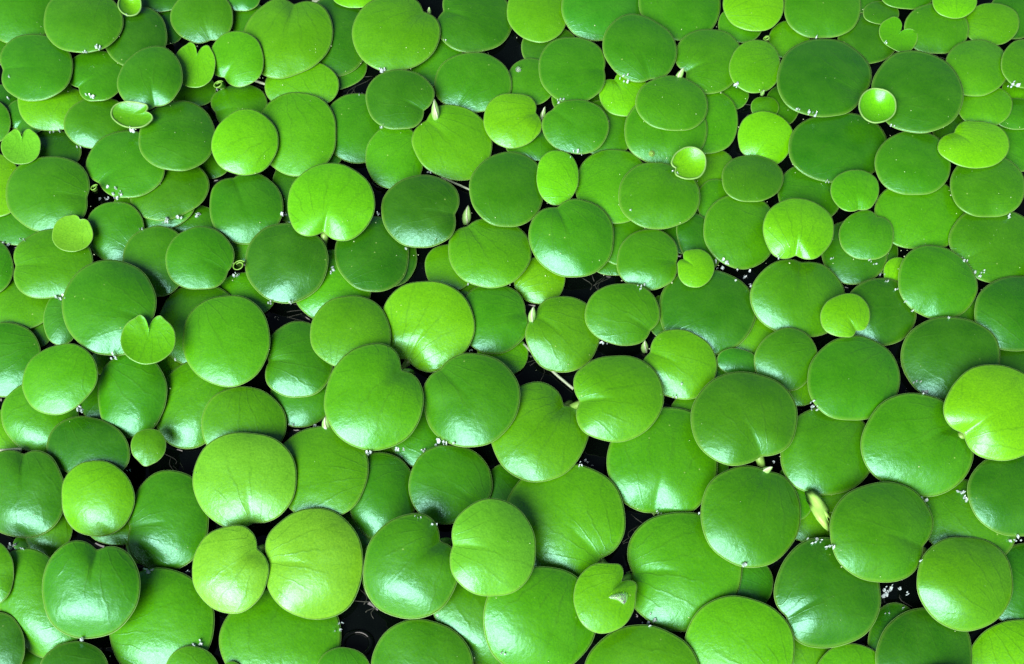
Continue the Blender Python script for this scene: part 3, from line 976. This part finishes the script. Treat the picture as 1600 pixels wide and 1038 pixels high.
FLECKS = """155 75 14;132 84 12;198 25 8;141 152 14;82 206 12;94 207 10;207 203 18;342 142 10;13 155 6;125 231 8;598 110 16;561 148 8;695 65 8;597 200 6;972 122 20;876 158 16;898 242 18;1153 135 16
1270 178 22;1245 172 10;1394 198 7;1585 133 18;1575 137 8;1273 58 9;1382 68 8;180 303 30;165 311 14;262 345 20;282 338 16;310 337 18;12 382 14;222 360 10;93 465 20;372 432 18;37 376 10
445 337 16;423 473 10;455 472 10;520 422 16;637 390 9;668 270 10;733 445 8;590 335 6;1125 415 24;1160 432 30;1172 446 8;1005 452 18;1055 270 12;1293 285 9;1360 408 9;1368 413 6;1378 430 10;1387 441 10;1402 455 8;1415 472 8;1427 485 9
1507 408 16;1532 428 20;1577 340 10;1218 403 9;1483 497 6;126 640 16;175 557 18;245 713 20;275 562 7;203 735 8;301 738 8;497 667 14;512 670 14;455 664 8;577 708 14;622 706 22;690 688 26;662 705 10;735 548 9;945 538 14;920 725 26;1055 622 8
1270 637 28;1430 597 12;1448 615 18;1503 770 20;1208 722 8;22 852 22;33 858 12;230 892 18;293 893 10;310 1008 18;130 1000 16;652 808 8;678 820 8;530 985 14;533 975 12;785 1023 12;685 963 9;1030 802 10;1090 803 9;1165 883 14;1020 972 26
1276 845 26;1298 853 20;1395 918 34;1388 928 16;1418 928 12;1440 875 8;1443 780 14;1508 780 14;1590 843 18;1385 958 9;1410 950 7;15 120 6;1065 600 5;470 10 8;985 330 5;1300 405 5"""
def flecks():
    V, F = [], []
    for item in FLECKS.replace('\n', ';').split(';'):
        x, y, L = map(float, item.split())
        for _ in range(int(2 + L * .2)):
            px = x + random.gauss(0, L * .26); py = y + random.gauss(0, L * .15)
            g = rest_at(px, py)
            n = random.choice((4, 5, 6)); r = (random.uniform(.9, 3.6) if L > 13 else random.uniform(.6, 1.9)) * PX
            st = random.uniform(.35, 1.0); ro = random.uniform(0, 3.14)
            tx, ty = random.gauss(0, .25), random.gauss(.1, .3)
            k = len(V)
            for lay in (0, 1):
                for i in range(n):
                    a = 6.283 * i / n + random.uniform(-.3, .3)
                    dx, dy = r * math.cos(a), r * st * math.sin(a)
                    dx, dy = dx * math.cos(ro) - dy * math.sin(ro), dx * math.sin(ro) + dy * math.cos(ro)
                    sc = 1 if lay == 0 else .75
                    V.append((g[0] + dx * sc, g[1] + dy * sc, g[2] + .0001 + .0007 * lay + tx * dx + ty * dy + (0.0 if lay == 0 else random.uniform(-.0002, .0003))))
            F.append(tuple(k + n + i for i in range(n)))
            for i in range(n):
                F.append((k + i, k + (i + 1) % n, k + n + (i + 1) % n, k + n + i))
    o = add_mesh("film_flecks", V, F, M_FILM, smooth=False)
    tag(o, "white glinting foam flecks with painted sky reflections, caught along the leaf edges", "waterfilm", kind="stuff")
flecks()

def specks():
    V, F = [], []
    for _ in range(1000):
        px, py = random.uniform(0, 1600), random.uniform(0, 1038) if random.random() < .4 else random.uniform(0, 450)
        g = rest_at(px, py)
        if g[2] < .001: continue
        r = random.uniform(.35, 1.0) * PX
        k = len(V); s = random.uniform(.5, 1.6); ro = random.uniform(0, 3.14)
        for i in range(5):
            a = 6.283 * i / 5
            dx, dy = r * s * math.cos(a), r * math.sin(a)
            V.append((g[0] + dx * math.cos(ro) - dy * math.sin(ro), g[1] + dx * math.sin(ro) + dy * math.cos(ro), g[2] - .0002))
        V.append((g[0], g[1], g[2] + r * .7 + .0001))
        for i in range(5):
            F.append((k + i, k + (i + 1) % 5, k + 5))
    o = add_mesh("dust_specks", V, F, M_SPECK, smooth=False)
    tag(o, "tiny pale specks of dust scattered over the leaves", "specks", kind="stuff")
specks()
